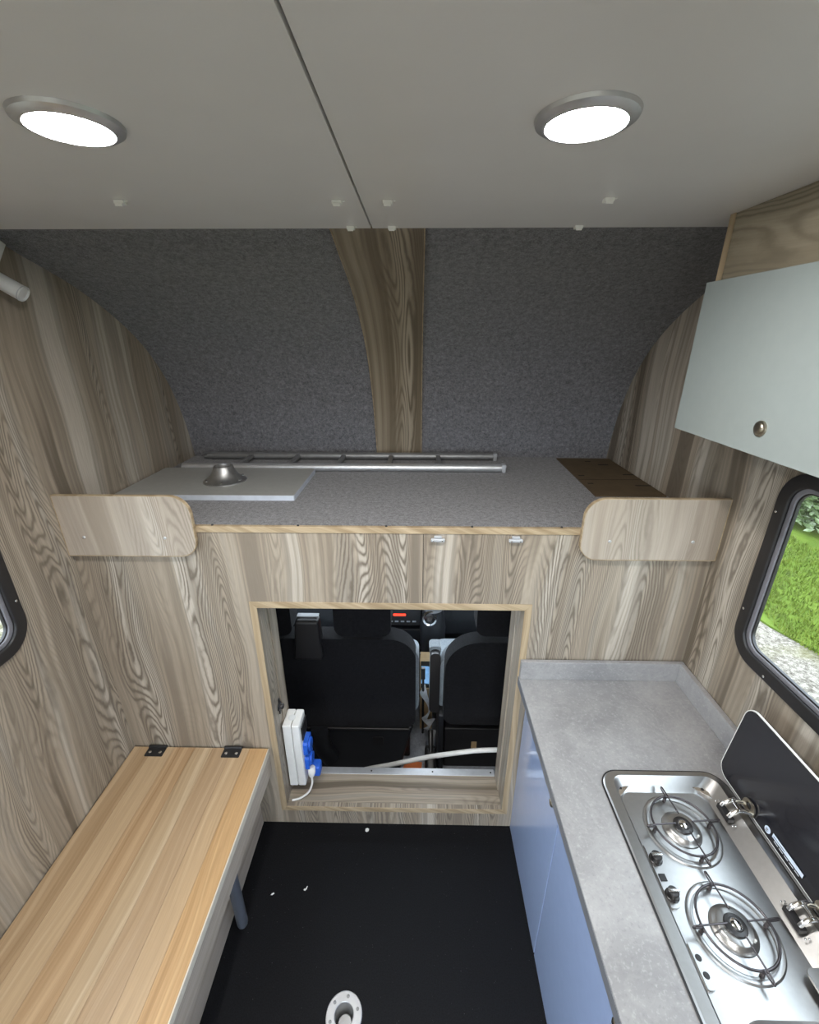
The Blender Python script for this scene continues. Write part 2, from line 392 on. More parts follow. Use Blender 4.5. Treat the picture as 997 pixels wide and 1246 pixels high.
# overcab: curved carpet lining
prof = smooth_curve([(0, 1.15, 2.2225), (0, 1.262, 2.212), (0, 1.38, 2.170), (0, 1.56, 2.110), (0, 1.74, 2.022), (0, 1.885, 1.918), (0, 1.995, 1.79), (0, 2.07, 1.64), (0, 2.11, 1.50), (0, 2.13, 1.38)], 6)
def curved_sheet(name, xfun, off0, off1, mat, parent=None, rng=None):
    P = prof if rng is None else [p for i, p in enumerate(prof) if rng[0] <= i <= rng[1]]
    bm = bmesh.new(); rows = []
    for i, p in enumerate(P):
        a = P[max(0, i - 1)]; b = P[min(len(P) - 1, i + 1)]; d = (b - a).normalized()
        nrm = Vector((0, -d.z, d.y)); nrm = nrm if nrm.z > 0 or nrm.y > 0 else -nrm        # outward (forward/up)
        x0, x1 = xfun(i / (len(P) - 1))
        q0 = p + nrm * off0; q1 = p + nrm * off1
        rows.append([bm.verts.new((x0, q0.y, q0.z)), bm.verts.new((x1, q0.y, q0.z)), bm.verts.new((x1, q1.y, q1.z)), bm.verts.new((x0, q1.y, q1.z))])
    for A, B in zip(rows, rows[1:]):
        for k in range(4): bm.faces.new((A[k], A[(k + 1) % 4], B[(k + 1) % 4], B[k]))
    bm.faces.new(rows[0]); bm.faces.new(rows[-1][::-1])
    return link(name, bm, mat, parent, smooth=True, ang=50)
struct(curved_sheet('wall_overcab', lambda s: (XL, XR), 0.0, 0.03, 'carpet'), 'dark grey carpet lining curving over the cab bed')
rib = curved_sheet('trim_1', lambda s: (-0.218 + 0.023 * s, 0.013 + 0.006 * s), -0.010, -0.0005, 'wood_rib', rng=(5, len(prof) - 1))
struct(rib, 'tapered wood veneer strip down the carpeted curve')
curved_sheet('edge_strip', lambda s: (-0.2215 + 0.023 * s, -0.2185 + 0.023 * s), -0.011, -0.0005, 'oak_edge', rib, rng=(5, len(prof) - 1))
curved_sheet('edge_strip', lambda s: (0.0135 + 0.006 * s, 0.0165 + 0.006 * s), -0.011, -0.0005, 'oak_edge', rib, rng=(5, len(prof) - 1))

# edging and lining of the opening
tw = 0.024
tr = struct(plate('trim_2', 'y', [(OX0 - tw, OZ1 + tw), (OX0, OZ1), (OX1, OZ1), (OX1 + tw, OZ1 + tw)], YB - 0.0035, YB - 0.0002, 'oak_edge', bevel=0.001), 'pale oak edging around the cab opening')
plate('edging', 'y', [(OX0 - tw, OZ0 - tw), (OX0, OZ0), (OX0, OZ1), (OX0 - tw, OZ1 + tw)], YB - 0.0035, YB - 0.0002, 'oak_edge_v', tr, bevel=0.001)
plate('edging', 'y', [(OX1 + tw, OZ0 - tw), (OX1, OZ0), (OX1, OZ1), (OX1 + tw, OZ1 + tw)], YB - 0.0035, YB - 0.0002, 'oak_edge_v', tr, bevel=0.001)
plate('edging', 'y', [(OX0 - tw, OZ0 - tw), (OX1 + tw, OZ0 - tw), (OX1, OZ0), (OX0, OZ0)], YB - 0.0035, YB - 0.0002, 'oak_edge', tr, bevel=0.001)
ln = struct(box('trim_3', OX0 - 0.012, OX1 + 0.012, YB + 0.0185, 1.40, OZ0 - 0.018, OZ0, 'wood_sill'), 'wood veneer lining inside the cab opening')
for x0, x1 in ((OX0 - 0.018, OX0), (OX1, OX1 + 0.018)):
    box('jamb', x0, x1, YB + 0.0185, 1.40, OZ0 + 0.0005, OZ1, 'wood_jamb', ln)
box('jamb', OX0 + 0.0002, OX0 + 0.004, 1.335, 1.405, OZ0 + 0.001, OZ1 - 0.001, 'wood_jamb', ln)
box('jamb', OX1 - 0.004, OX1 - 0.0002, 1.335, 1.405, OZ0 + 0.001, OZ1 - 0.001, 'wood_jamb', ln)
box('head_lining', OX0 - 0.018, OX1 + 0.018, YB + 0.0185, 1.40, OZ1 + 0.0005, OZ1 + 0.018, 'wood_sill', ln)

# ------------------------------------------------------------------ windows
def window(name, side, w, label):
    s = 1 if side > 0 else -1
    X = XR if s > 0 else XL
    xi = lambda d: X - s * d                     # d = distance into the room
    y0, y1, z0, z1 = w['y0'], w['y1'], w['z0'], w['z1']
    def ring(nm, a, b, ra, rb, d0, d1, mat, parent, bev):
        return plate(nm, 'x', rrect(y0 + a, y1 - a, z0 + a, z1 - a, ra, 10), xi(d0), xi(d1), mat, parent, holes=[rrect(y0 + b, y1 - b, z0 + b, z1 - b, rb, 10)], bevel=bev)
    root = struct(ring(name, 0.0, 0.036, 0.085, 0.052, 0.0002, 0.012, 'black', None, 0.004), label)
    ring('inner_lip', 0.0345, 0.047, 0.052, 0.042, -0.009, 0.003, 'grey_lip', root, 0.002)
    ring('rubber_seal', 0.046, 0.051, 0.042, 0.038, -0.011, -0.002, 'black', root, 0.001)
    plate('acrylic_pane', 'x', rrect(y0 + 0.05, y1 - 0.05, z0 + 0.05, z1 - 0.05, 0.038, 10), xi(-0.005), xi(-0.009), 'acrylic', root)
    sp = []
    for z in (z0 + 0.14, z0 + 0.435): sp += [(y1 - 0.012, z), (y0 + 0.012, z)]
    for k in range(4): sp += [(y1 - 0.14 - 0.21 * k, z0 + 0.012), (y1 - 0.14 - 0.21 * k, z1 - 0.012)]
    for (y, z) in sp: screw((xi(0.012), y, z), 0.0038, (-s, 0, 0), root, 'steel_bright')
    return root
window('window_1', 1, WIN_R, 'black framed rounded caravan window looking onto grass and hedge')
window('window_2', -1, WIN_L, 'black framed rounded caravan window looking onto pale gravel')

# ================================================================== LIGHTS ON THE CEILING
def lamp(x, y, label):
    t = thing('ceiling_lamp', (x, y, ZC), label, 'ceiling lamp', 'round recessed ceiling lamps')
    lathe('bezel', (x, y, ZC), [(0.0465, -0.0065), (0.0485, -0.0095), (0.053, -0.009), (0.0605, -0.0045), (0.062, -0.0002), (0.046, -0.0002), (0.0465, -0.0065)], 'alu', t, 48)
    lathe('diffuser', (x, y, ZC), [(0, -0.0085), (0.042, -0.008), (0.0462, -0.0055), (0.0462, -0.001), (0, -0.001)], 'lamp', t, 48)
    return t
lamp(-0.434, 0.672, 'round lit ceiling lamp on the board over the wooden bench')
lamp(0.203, 0.672, 'round lit ceiling lamp on the board beside the overhead locker')
lamp(-0.437, -0.75, 'round lit ceiling lamp further back above the side door')
lamp(0.206, -0.75, 'round lit ceiling lamp further back above the worktop end')
clip_sets = [
 ('white ceiling clip set back from the edge, above the grey tabletop', [(-0.583, 1.003)], 'back'),
 ('white ceiling clip set back from the edge, bench side of the dark joint', [(-0.16, 1.011)], 'back'),
 ('white ceiling clip set back from the edge, kitchen side of the dark joint', [(-0.061, 1.012)], 'back'),
 ('white ceiling clip set back from the edge, toward the overhead locker', [(0.364, 1.004)], 'back'),
 ('white clip on the front ceiling edge, bench side of the dark joint', [(-0.163, 1.222)], ''),
 ('white clip on the front ceiling edge, kitchen side of the dark joint', [(-0.064, 1.222)], ''),
 ('white clip on the front ceiling edge, toward the overhead locker', [(0.381, 1.224)], '')]
for lab, pts, row in clip_sets:
    for (x, y) in pts:
        bm = bmesh.new()
        add_box(bm, x - 0.0095, x + 0.0095, y - 0.007, y + 0.007, ZC - 0.0068, ZC - 0.0002)
        add_box(bm, x + 0.0095, x + 0.016, y - 0.003, y + 0.002, ZC - 0.002, ZC - 0.0002)
        add_box(bm, x - 0.007, x + 0.007, y - 0.0085, y - 0.006, ZC - 0.011, ZC - 0.005)
        tag(link('ceiling_clip', bm, 'clip', bevel=0.001), lab, 'clip', 'clips set back on the ceiling' if row else 'clips on the front ceiling edge')

# ================================================================== CAB BED
bed = thing('cab_bed', (-0.09, 1.26, 1.378), 'grey carpeted bed platform over the cab with a ply front edge', 'bed')
box('bed_carpet', XL + 0.001, XR - 0.001, 1.262, 2.1262, 1.396, 1.401, 'carpet', bed)
box('bed_board', XL + 0.001, XR - 0.001, 1.27, 2.1275, 1.379, 1.3955, 'wood_sill', bed)
box('front_edging', XL + 0.001, XR - 0.001, 1.2465, 1.262, 1.379, 1.4005, 'oak_edge', bed, bevel=0.0015)
for x in (-0.648, -0.375, -0.096, 0.174, 0.454):
    screw((x, 1.256, 1.4005), 0.004, (0, 0, 1), bed, 'hinge_dark', 0.004, name='fixing')

def guard(x0, x1, round_left, label):
    r = (0.055, 0.0, 0.0, 0.06) if round_left else (0.0, 0.055, 0.06, 0.0)
    g_ = plate('guard_panel', 'y', rrect(x0, x1, 1.302, 1.504, r), 1.2318, 1.2448, 'wood_guard', bevel=0.001)
    tag(g_, label, 'guard panel', 'bed end guard panels')
    o = rrect(x0, x1, 1.302, 1.504, r); 
    e = 0.0022
    ri = tuple(max(0, q - e) if q else 0 for q in r)
    i_ = rrect(x0 + e, x1 - e, 1.302 + e, 1.504 - e, ri)
    plate('edge_tape', 'y', rrect(x0 - e, x1 + e, 1.302 - e, 1.504 + e, tuple(q + e if q else 0 for q in r)), 1.2316, 1.2450, 'oak_edge', g_, holes=[o])
    for x in ((x0 + 0.065, x1 - 0.095) if not round_left else (x0 + 0.087, x1 - 0.083)):
        screw((x, 1.2318, 1.366), 0.0052, (0, -1, 0), g_, 'alu', 0.003)
    return g_
guard(XL + 0.003, -0.699, False, 'wood veneer guard panel at the bed end beside the grey tabletop')
guard(0.512, XR - 0.003, True, 'wood veneer guard panel at the bed end beside the brown cardboard')

# plastic catches under the bed edge
for x, lab in ((0.067, 'small grey plastic catch under the bed edge beside the panel seam'), (0.312, 'small grey plastic catch under the bed edge away from the panel seam')):
    t = thing('panel_catch', (x, YB, 1.352), lab, 'catch', 'catches under the bed edge')
    box('catch_body', x - 0.022, x + 0.022, YB - 0.013, YB - 0.0002, 1.354, 1.366, 'grey_plastic', t, bevel=0.004)
    box('catch_tongue', x - 0.012, x + 0.012, YB - 0.010, YB - 0.0002, 1.3665, 1.3745, 'grey_plastic', t, bevel=0.002)
    screw((x - 0.014, YB - 0.013, 1.360), 0.003, (0, -1, 0), t)
    screw((x + 0.014, YB - 0.013, 1.360), 0.003, (0, -1, 0), t)

# tabletop with pedestal socket lying on the bed
tt = thing('tabletop', (-0.77, 1.66, 1.4012), 'pale grey tabletop with metal pedestal socket lying face down on bed', 'tabletop')
plate('board', 'z', rrect(-1.108, -0.447, 1.482, 1.838, 0.006, 3), 1.4012, 1.4215, 'board_top', tt)
plate('board_edge', 'z', rrect(-1.1095, -0.4455, 1.4805, 1.8395, 0.007, 3), 1.4013, 1.4205, 'board_edge', tt, holes=[rrect(-1.1082, -0.4468, 1.4818, 1.8382, 0.006, 3)])
c = (-0.768, 1.655, 1.4216)
so = lathe('pedestal_socket', c, [(0.0, 0.0), (0.082, 0.0), (0.082, 0.004), (0.078, 0.007), (0.066, 0.012), (0.053, 0.024), (0.043, 0.042), (0.038, 0.056), (0.036, 0.061), (0.031, 0.061), (0.029, 0.05), (0.0285, 0.010), (0.0, 0.010)], 'alu_cast', tt, 44)
for k in range(6):
    a = 2 * PI * k / 6 + 0.2 - PI / 2
    screw((c[0] + 0.071 * math.cos(a), c[1] + 0.071 * math.sin(a), c[2] + 0.010), 0.006, (0, 0, 1), so, 'steel_bright', 0.003)

# ladder lying flat on the bed
ld = thing('ladder', (-0.35, 1.96, 1.4012), 'aluminium bunk ladder lying flat across the carpeted bed', 'ladder')
def rail(x0, x1, y, z, r=0.0135, mat='alu'):
    bm = bmesh.new(); add_tube(bm, [(x0, y, z), (x0 + 0.02, y, z), (x1 - 0.02, y, z), (x1, y, z)], [r * 0.8, r, r, r], 14)
    o = link('rail', bm, mat, ld, smooth=True); return o
rail(-1.045, 0.372, 1.862, 1.4195, 0.018, mat='alu')
rail(-1.02, 0.366, 2.062, 1.4195, 0.018, mat='alu_dull')
for x in (-0.80, -0.575, -0.355, -0.125, 0.10):
    box('rung', x - 0.011, x + 0.011, 1.868, 2.060, 1.4125, 1.4300, 'alu_dull', ld, bevel=0.004)
for y, x in ((1.862, 0.372), (2.062, 0.366)):
    box('end_cap', x, x + 0.018, y - 0.018, y + 0.018, 1.4015, 1.4375, 'grey_plastic', ld, bevel=0.004)
for y, x in ((1.862, -1.045), (2.062, -1.02)):
    tube('hook', smooth_curve([(x, y, 1.415), (x - 0.018, y + 0.004, 1.415), (x - 0.026, y + 0.02, 1.4165), (x - 0.012, y + 0.032, 1.4165), (x + 0.05, y + 0.030, 1.4165)], 5), 0.009, 'alu_dull', ld)

# cardboard sheet
cb = tag(plate('cardboard_sheet', 'z', [(0.667, 1.545), (0.93, 1.545), (0.934, 2.085), (0.683, 2.092)], 1.4013, 1.4065, 'cardboard'), 'flat brown cardboard sheet with slots lying on the bed corner', 'cardboard')
box('crease', 0.668, 0.932, 1.742, 1.745, 1.4065, 1.4069, 'card_dark', cb)
for (x0, x1, y) in ((0.84, 0.885, 1.972), (0.885, 0.93, 1.815), (0.69, 0.715, 1.80), (0.69, 0.712, 1.69), (0.87, 0.932, 1.665), (0.80, 0.825, 2.03)):
    box('slot', x0, x1, y - 0.005, y + 0.005, 1.4065, 1.4070, 'card_dark', cb)

# ================================================================== BENCH
BZ, BX0, BX1, BY0 = 0.444, XL + 0.004, -0.578, -0.15
be = thing('bench', (-0.85, 0.55, 0), 'long wooden bench seat with glued stave lid against the wall', 'bench')
edges = [BX0, -1.036, -0.955, -0.872, -0.80, -0.722, -0.655, BX1 - 0.004]
tones = [(0.86, 0.82, 0.76), (1.0, 0.98, 0.96), (0.80, 0.72, 0.62), (0.96, 0.95, 0.92), (0.90, 0.86, 0.82), (1.02, 0.98, 0.92), (1.0, 0.87, 0.70)]
tones = [(0.82, 0.78, 0.74), (0.98, 0.97, 0.96), (0.84, 0.76, 0.68), (0.92, 0.92, 0.92), (0.84, 0.80, 0.78), (0.94, 0.90, 0.86), (1.0, 0.86, 0.68)]
for i in range(7):
    o = box('stave', edges[i] + 0.0002, edges[i + 1] - 0.0002, BY0, YB - 0.006, BZ - 0.028, BZ, 'bench_wood', be, bevel=0.0006, seg=1)
    o.color = (*tones[i], 1)
box('edge_tape', BX1 - 0.004, BX1, BY0, YB - 0.006, BZ - 0.028, BZ - 0.0003, 'cream_edge', be, bevel=0.0008)
box('fascia', BX1 - 0.022, BX1 - 0.003, BY0, YB - 0.006, BZ - 0.125, BZ - 0.0285, 'wood_bench_front', be, bevel=0.001)
box('front_panel', -0.672, -0.655, BY0 + 0.01, YB - 0.004, 0.001, BZ - 0.03, 'wood_bench_front', be)
box('rear_panel', BX0 + 0.005, -0.672, BY0 + 0.01, BY0 + 0.028, 0.001, BZ - 0.03, 'wood_fascia', be)
for x in (-1.018, -0.718):
    h = plate('hinge', 'z', rrect(x - 0.035, x + 0.035, YB - 0.049, YB - 0.012, 0.003, 3), BZ, BZ + 0.003, 'hinge_dark', be)
    tube('hinge_barrel', [(x - 0.035, YB - 0.008, BZ + 0.004), (x + 0.035, YB - 0.008, BZ + 0.004)], 0.006, 'hinge_dark', h)
    for dx in (-0.02, 0.02): screw((x + dx, YB - 0.032, BZ + 0.003), 0.006, (0, 0, 1), h, 'steel_bright', 0.002)
bm = bmesh.new(); add_tube(bm, [(-0.614, 0.895, 0.0), (-0.614, 0.895, 0.012), (-0.614, 0.895, BZ - 0.12)], [0.017, 0.019, 0.019], 20)
link('leg', bm, 'leg_grey', be, smooth=True)

# ================================================================== FLOOR SOCKET, SCRAPS
fs = thing('floor_socket', (-0.215, 0.672, 0), 'round aluminium table leg socket screwed to the black floor', 'floor socket')
cc = (-0.215, 0.672, 0.0)
lathe('flange', cc, [(0.030, 0.0008), (0.056, 0.0008), (0.056, 0.004), (0.054, 0.0055), (0.031, 0.0055), (0.030, 0.0045), (0.030, 0.0008)], 'alu', fs, 44)
lathe('cup', cc, [(0.0, -0.072), (0.0300, -0.072), (0.0300, 0.004), (0.0285, 0.0045), (0.0265, -0.068), (0.0, -0.068)], 'alu_dull', fs, 40)
lathe('cup_stop', (cc[0], cc[1] , -0.067), [(0, 0.022), (0.02, 0.021), (0.024, 0.016), (0.024, 0), (0, 0)], 'alu', fs, 30)
for k in range(6):
    a = 2 * PI * k / 6 + 0.35
    screw((cc[0] + 0.043 * math.cos(a), cc[1] + 0.043 * math.sin(a), 0.0055), 0.0048, (0, 0, 1), fs, 'alu_dull', 0.0016)
def scrap(x, y, pts, label):
    o = plate('paper_scrap', 'z', [(x + a * 0.001, y + b * 0.001) for a, b in pts], 0.0003, 0.0022, 'paper')
    return tag(o, label, 'paper scrap', 'litter on the black floor')
scrap(-0.203, 1.222, [(-7, -5), (0, -8), (7, -4), (8, 4), (1, 8), (-7, 5)], 'round white scrap on the black floor below the cab opening')
scrap(-0.415, 1.006, [(-6, -6), (0, -8), (5, -3), (7, 7), (4, 6), (1, -1), (-5, -2)], 'hooked white scrap on the black floor near the bench')
scrap(-0.535, 0.985, [(-6, -3), (0, -3), (6, 2), (4, 5), (-3, 2)], 'tiny white sliver on the floor beside the bench front')

# ================================================================== KITCHEN
KY0 = -0.55          # rear end of the worktop
WZ = 0.82
FX = 0.408           # door front plane
HX0, HX1, HY0, HY1 = 0.513, 0.846, 0.0, 0.877
wt = thing('worktop', (0.66, 0.6, 0.79), 'grey stone effect kitchen worktop with upstands along both walls', 'worktop')
plate('slab', 'z', [(0.370, KY0), (XR - 0.001, KY0), (XR - 0.001, YB - 0.001), (0.370, YB - 0.001)], WZ - 0.03, WZ, 'stone', wt, holes=[rrect(HX0 + 0.012, HX1 - 0.012, HY0 + 0.012, HY1 - 0.012, 0.03)], bevel=0.002)
box('upstand', 0.371, XR - 0.001, YB - 0.021, YB - 0.0045, WZ + 0.0003, WZ + 0.077, 'stone', wt, bevel=0.002)
box('upstand', XR - 0.019, XR - 0.001, KY0, YB - 0.0215, WZ + 0.0003, WZ + 0.077, 'stone', wt, bevel=0.002)
box('front_edge', 0.3682, 0.3698, KY0, YB - 0.001, WZ - 0.03, WZ - 0.0005, 'edge_grey', wt)
def base_unit(y0, y1, knob_y, label):
    u = thing('base_unit', ((FX + XR) / 2, (y0 + y1) / 2, 0), label, 'cabinet', 'kitchen base units')
    bm = bmesh.new()
    x1 = XR - 0.003; zt = WZ - 0.032
    add_box(bm, FX + 0.019, x1, y0 + 0.001, y0 + 0.016, 0.001, zt); add_box(bm, FX + 0.019, x1, y1 - 0.016, y1 - 0.001, 0.001, zt)
    add_box(bm, FX + 0.019, x1, y0 + 0.016, y1 - 0.016, 0.03, 0.046); add_box(bm, x1 - 0.008, x1, y0 + 0.016, y1 - 0.016, 0.046, zt)
    link('carcass', bm, 'carcass', u)
    d = box('door', FX, FX + 0.018, y0 + 0.0015, y1 - 0.0015, 0.004, zt - 0.002, 'door_sky_tint', u, bevel=0.0015)
    lathe('knob', (FX, knob_y, 0.672), [(0, 0.0085), (0.008, 0.008), (0.0115, 0.005), (0.0115, 0.0), (0.0, 0.0)], 'nickel', d, 24, (-1, 0, 0))
    return u
base_unit(0.83, YB - 0.005, 0.888, 'pale gloss base unit, sky reflection in its colour, next to the cab opening')
base_unit(0.385, 0.828, 0.437, 'pale gloss base unit, sky reflection in its colour, under the two burners')
base_unit(KY0 + 0.002, 0.383, 0.32, 'pale gloss base unit, sky reflection in its colour, under the sink end')

# ---- hob and sink unit
hob = thing('hob_sink_unit', (0.68, 0.5, WZ), 'stainless steel two burner hob and sink unit set in worktop', 'hob')
def loop(u0, u1, v0, v1, r, z, n=8): return [(a, b, z) for a, b in rrect(u0, u1, v0, v1, r, n)]
bm = bmesh.new()
TZ = 0.801
secs = [loop(HX0 + .002, HX1 - .002, HY0 + .002, HY1 - .002, 0.046, WZ + 0.0006), loop(HX0, HX1, HY0, HY1, 0.048, WZ + 0.004), loop(HX0 + .003, HX1 - .003, HY0 + .003, HY1 - .003, 0.046, WZ + 0.0075),
        loop(HX0 + .027, HX1 - .022, HY0 + .022, HY1 - .016, 0.030, WZ + 0.0085), loop(HX0 + .031, HX1 - .026, HY0 + .026, HY1 - .020, 0.028, WZ + 0.006),
        loop(HX0 + .038, HX1 - .055, HY0 + .045, HY1 - .040, 0.030, TZ + 0.004), loop(HX0 + .043, HX1 - .062, HY0 + .050, HY1 - .046, 0.028, TZ)]
rows = [[bm.verts.new(p) for p in s_] for s_ in secs]
for A, B in zip(rows, rows[1:]):
    n = len(A)
    for k in range(n): bm.faces.new((A[k], A[(k + 1) % n], B[(k + 1) % n], B[k]))
# tray floor with the sink cut out
SX0, SX1, SY0, SY1 = 0.578, 0.776, 0.062, 0.405
sink = [[bm.verts.new(p) for p in loop(SX0 + d, SX1 - d, SY0 + d, SY1 - d, max(0.02, 0.05 - d * 0.5), z)] for d, z in ((0, TZ), (0.004, TZ - 0.006), (0.010, TZ - 0.04), (0.018, TZ - 0.105), (0.035, TZ - 0.12))]
for A, B in zip(sink, sink[1:]):
    n = len(A)
    for k in range(n): bm.faces.new((A[k], A[(k + 1) % n], B[(k + 1) % n], B[k]))
bm.faces.new(sink[-1])
ee = [bm.edges.get((R_[k], R_[(k + 1) % len(R_)])) for R_ in (rows[-1], sink[0]) for k in range(len(R_))]
bmesh.ops.triangle_fill(bm, use_beauty=True, edges=ee)
link('steel_tray', bm, 'steel', hob, smooth=True, ang=28)
plate('gasket', 'z', rrect(HX0 - .0035, HX1 + .0035, HY0 - .0035, HY1 + .0035, 0.051), WZ + 0.0003, WZ + 0.003, 'black', hob, holes=[rrect(HX0 + .001, HX1 - .001, HY0 + .001, HY1 - .001, 0.047)])
lathe('sink_drain', (0.677, 0.23, TZ - 0.1195), [(0, 0.001), (0.03, 0.001), (0.034, 0.0025), (0.036, 0.0), (0, 0)], 'steel_bright', hob, 30)
for (x, y, s_) in ((HX0 + .052, HY1 - .044, 1), (HX1 - .068, HY1 - .044, -1)):
    b_ = plate('corner_bracket', 'z', [(x - s_ * .016, y + .014), (x + s_ * .026, y + .014), (x - s_ * .016, y - .022)], TZ + 0.008, TZ + 0.0095, 'steel_bright', hob)
    screw((x - s_ * .004, y + .003, TZ + 0.0095), 0.004, (0, 0, 1), b_, 'hinge_dark', 0.001)

def burner(cx, cy, rot):
    R_ = 0.072
    lathe('burner_ring', (cx, cy, TZ), [(0.088, 0.0003), (0.085, 0.0035), (0.079, 0.0045), (0.074, 0.0028), (0.073, 0.0003)], 'steel', hob, 56)
    bb = lathe('burner', (cx, cy, TZ), [(0, 0.0003), (0.045, 0.0003), (0.044, 0.004), (0.038, 0.007), (0.035, 0.012), (0.032, 0.0135), (0.0, 0.0135)], 'steel', hob, 44)
    lathe('burner_cap', (cx, cy, TZ), [(0, 0.022), (0.012, 0.022), (0.0135, 0.0205), (0.0205, 0.0195), (0.022, 0.017), (0.021, 0.0137), (0, 0.0137)], 'black_soft', bb, 40)
    lathe('cap_centre', (cx, cy, TZ + 0.0222), [(0, 0.002), (0.008, 0.0018), (0.0105, 0.0), (0, 0)], 'steel_bright', bb, 24)
    zr = TZ + 0.020
    tr_ = tube('trivet', [(cx + R_ * math.cos(2 * PI * k / 48), cy + R_ * math.sin(2 * PI * k / 48), zr) for k in range(48)], 0.0026, 'steel_dark', hob, 8, True)
    for k in range(4):
        a = rot + k * PI / 2; d = Vector((math.cos(a), math.sin(a), 0)); o_ = Vector((cx, cy, 0))
        P = [o_ + d * 0.022 + Vector((0, 0, zr + 0.0085)), o_ + d * 0.060 + Vector((0, 0, zr + 0.0085)), o_ + d * 0.088 + Vector((0, 0, zr + 0.0085)), o_ + d * 0.094 + Vector((0, 0, zr + 0.005)), o_ + d * 0.090 + Vector((0, 0, zr + 0.001)), o_ + d * 0.072 + Vector((0, 0, zr))]
        tube('prong', smooth_curve(P, 4), 0.0019, 'steel_dark', tr_, 8)
        e_ = Vector((-d.y, d.x, 0))
        q = o_ + d * R_
        bm = bmesh.new(); add_tube(bm, [(q.x, q.y, TZ + 0.0015), (q.x, q.y, zr)], [0.0045, 0.0032], 10); add_tube(bm, [(q.x - e_.x * .007, q.y - e_.y * .007, zr - .002), (q.x + e_.x * .007, q.y + e_.y * .007, zr - .002)], 0.0036, 8)
        link('trivet_foot', bm, 'steel_dark', tr_, smooth=True)
    a = rot - 0.9
    tube('spark_pin', [(cx + .034 * math.cos(a), cy + .034 * math.sin(a), TZ + .003), (cx + .034 * math.cos(a), cy + .034 * math.sin(a), TZ + .019)], 0.0022, 'white_plastic', bb, 8)
burner(0.672, 0.735, 0.09)
burner(0.668, 0.535, 0.09)
pad = plate('control_pad', 'z', rrect(0.5572, 0.586, 0.568, 0.697, (0.004, 0.02, 0.022, 0.004)), TZ + 0.0002, TZ + 0.0055, 'steel', hob, bevel=0.003)
pad2 = plate('control_pad', 'z', rrect(0.5572, 0.578, 0.44, 0.512, (0.004, 0.012, 0.018, 0.004)), TZ + 0.0002, TZ + 0.0055, 'steel', hob, bevel=0.003)
for y in (0.663, 0.591):
    k_ = lathe('knob', (0.570, y, TZ + 0.0056), [(0, 0.017), (0.010, 0.017), (0.0115, 0.0155), (0.0125, 0.003), (0.0145, 0.002), (0.0145, 0), (0, 0)], 'black_soft', hob, 28)
    box('knob_grip', 0.558, 0.582, y - 0.0032, y + 0.0032, TZ + 0.022, TZ + 0.0275, 'steel_bright', k_, bevel=0.0015)
box('igniter', 0.560, 0.575, 0.618, 0.633, TZ + 0.0056, TZ + 0.0075, 'black', hob, bevel=0.001)
for y in (0.487, 0.461):
    lathe('blind_plug', (0.566, y, TZ + 0.0056), [(0, 0.0012), (0.005, 0.001), (0.006, 0), (0, 0)], 'black', pad2, 20)
plate('tap_seat', 'z', rrect(0.755, 0.812, 0.415, 0.47, 0.012), TZ + 0.0148, TZ + 0.0195, 'steel', hob, bevel=0.003)
# glass lid standing open, leaning very slightly to the wall
def lean(p): return (p[0] + (p[2] - 0.833) * 0.09, p[1], p[2])
lid = plate('glass_lid', 'x', rrect(0.005, 0.884, 0.833, 1.062, 0.032), 0.850, 0.855, 'black_glass', hob, bevel=0.001, xf=lean)
plate('lid_edge', 'x', rrect(0.0030, 0.8860, 0.8310, 1.0645, 0.0340), 0.8502, 0.8545, 'white_plastic', lid, holes=[rrect(0.005, 0.884, 0.833, 1.062, 0.032)], xf=lean)
M['print_white'] = flat('white printing', (0.62, 0.70, 0.82), 0.5, grain=0.03)
em = plate('emblem', 'x', circle(0.708, 0.850, 0.0085, 24), 0.8494, 0.8499, 'print_white', lid, xf=lean)
for dz in (-0.003, 0.0025): box('emblem_mark', 0.8489, 0.84935, 0.705, 0.711, 0.8505 + dz - 0.001, 0.8505 + dz + 0.001, 'black', em)
st = box('print_strip', 0.8494, 0.8499, 0.605, 0.692, 0.851, 0.862, 'print_white', lid)
box('print_line', 0.8489, 0.84935, 0.655, 0.688, 0.8552, 0.8566, 'black', st)
for k in range(5): box('print_text', 0.8494, 0.8499, 0.612 + k * 0.015, 0.624 + k * 0.015, 0.8445, 0.8475, 'grey_plastic', lid)
for y in (0.765, 0.545, 0.12):
    hg = thing_part = box('hinge', 0.786, 0.803, y - 0.022, y + 0.022, WZ - 0.004, WZ + 0.010, 'black', hob, bevel=0.002)
    for dy in (-0.014, 0.014):
        tube('hinge_arm', smooth_curve([(0.792, y + dy, WZ + 0.010), (0.799, y + dy, WZ + 0.024), (0.815, y + dy, WZ + 0.031), (0.832, y + dy, WZ + 0.026), (0.846, y + dy, WZ + 0.022)], 4), 0.0052, 'steel_bright', hg, 10)
    tube('hinge_pin', [(0.815, y - 0.016, WZ + 0.030), (0.815, y + 0.016, WZ + 0.030)], 0.0045, 'steel_bright', hg)
    plate('clamp_plate', 'x', rrect(y - 0.020, y + 0.020, WZ + 0.013, WZ + 0.046, (0.003, 0.003, 0.018, 0.018)), 0.8455, 0.8492, 'nickel', hg, holes=[circle(y, WZ + 0.031, 0.0085, 20)], bevel=0.0008)
    lathe('clamp_button', (0.8492, y, WZ + 0.031), [(0, 0.003), (0.006, 0.0025), (0.0082, 0.0), (0, 0)], 'black', hg, 20, (-1, 0, 0))
    for dy in (-0.032, 0.032):
        for dx in (0, 0.008): screw((0.792 + dx, y + dy, WZ + 0.0012), 0.0022, (0, 0, 1), hg, 'steel_bright', 0.002, name='rivet')

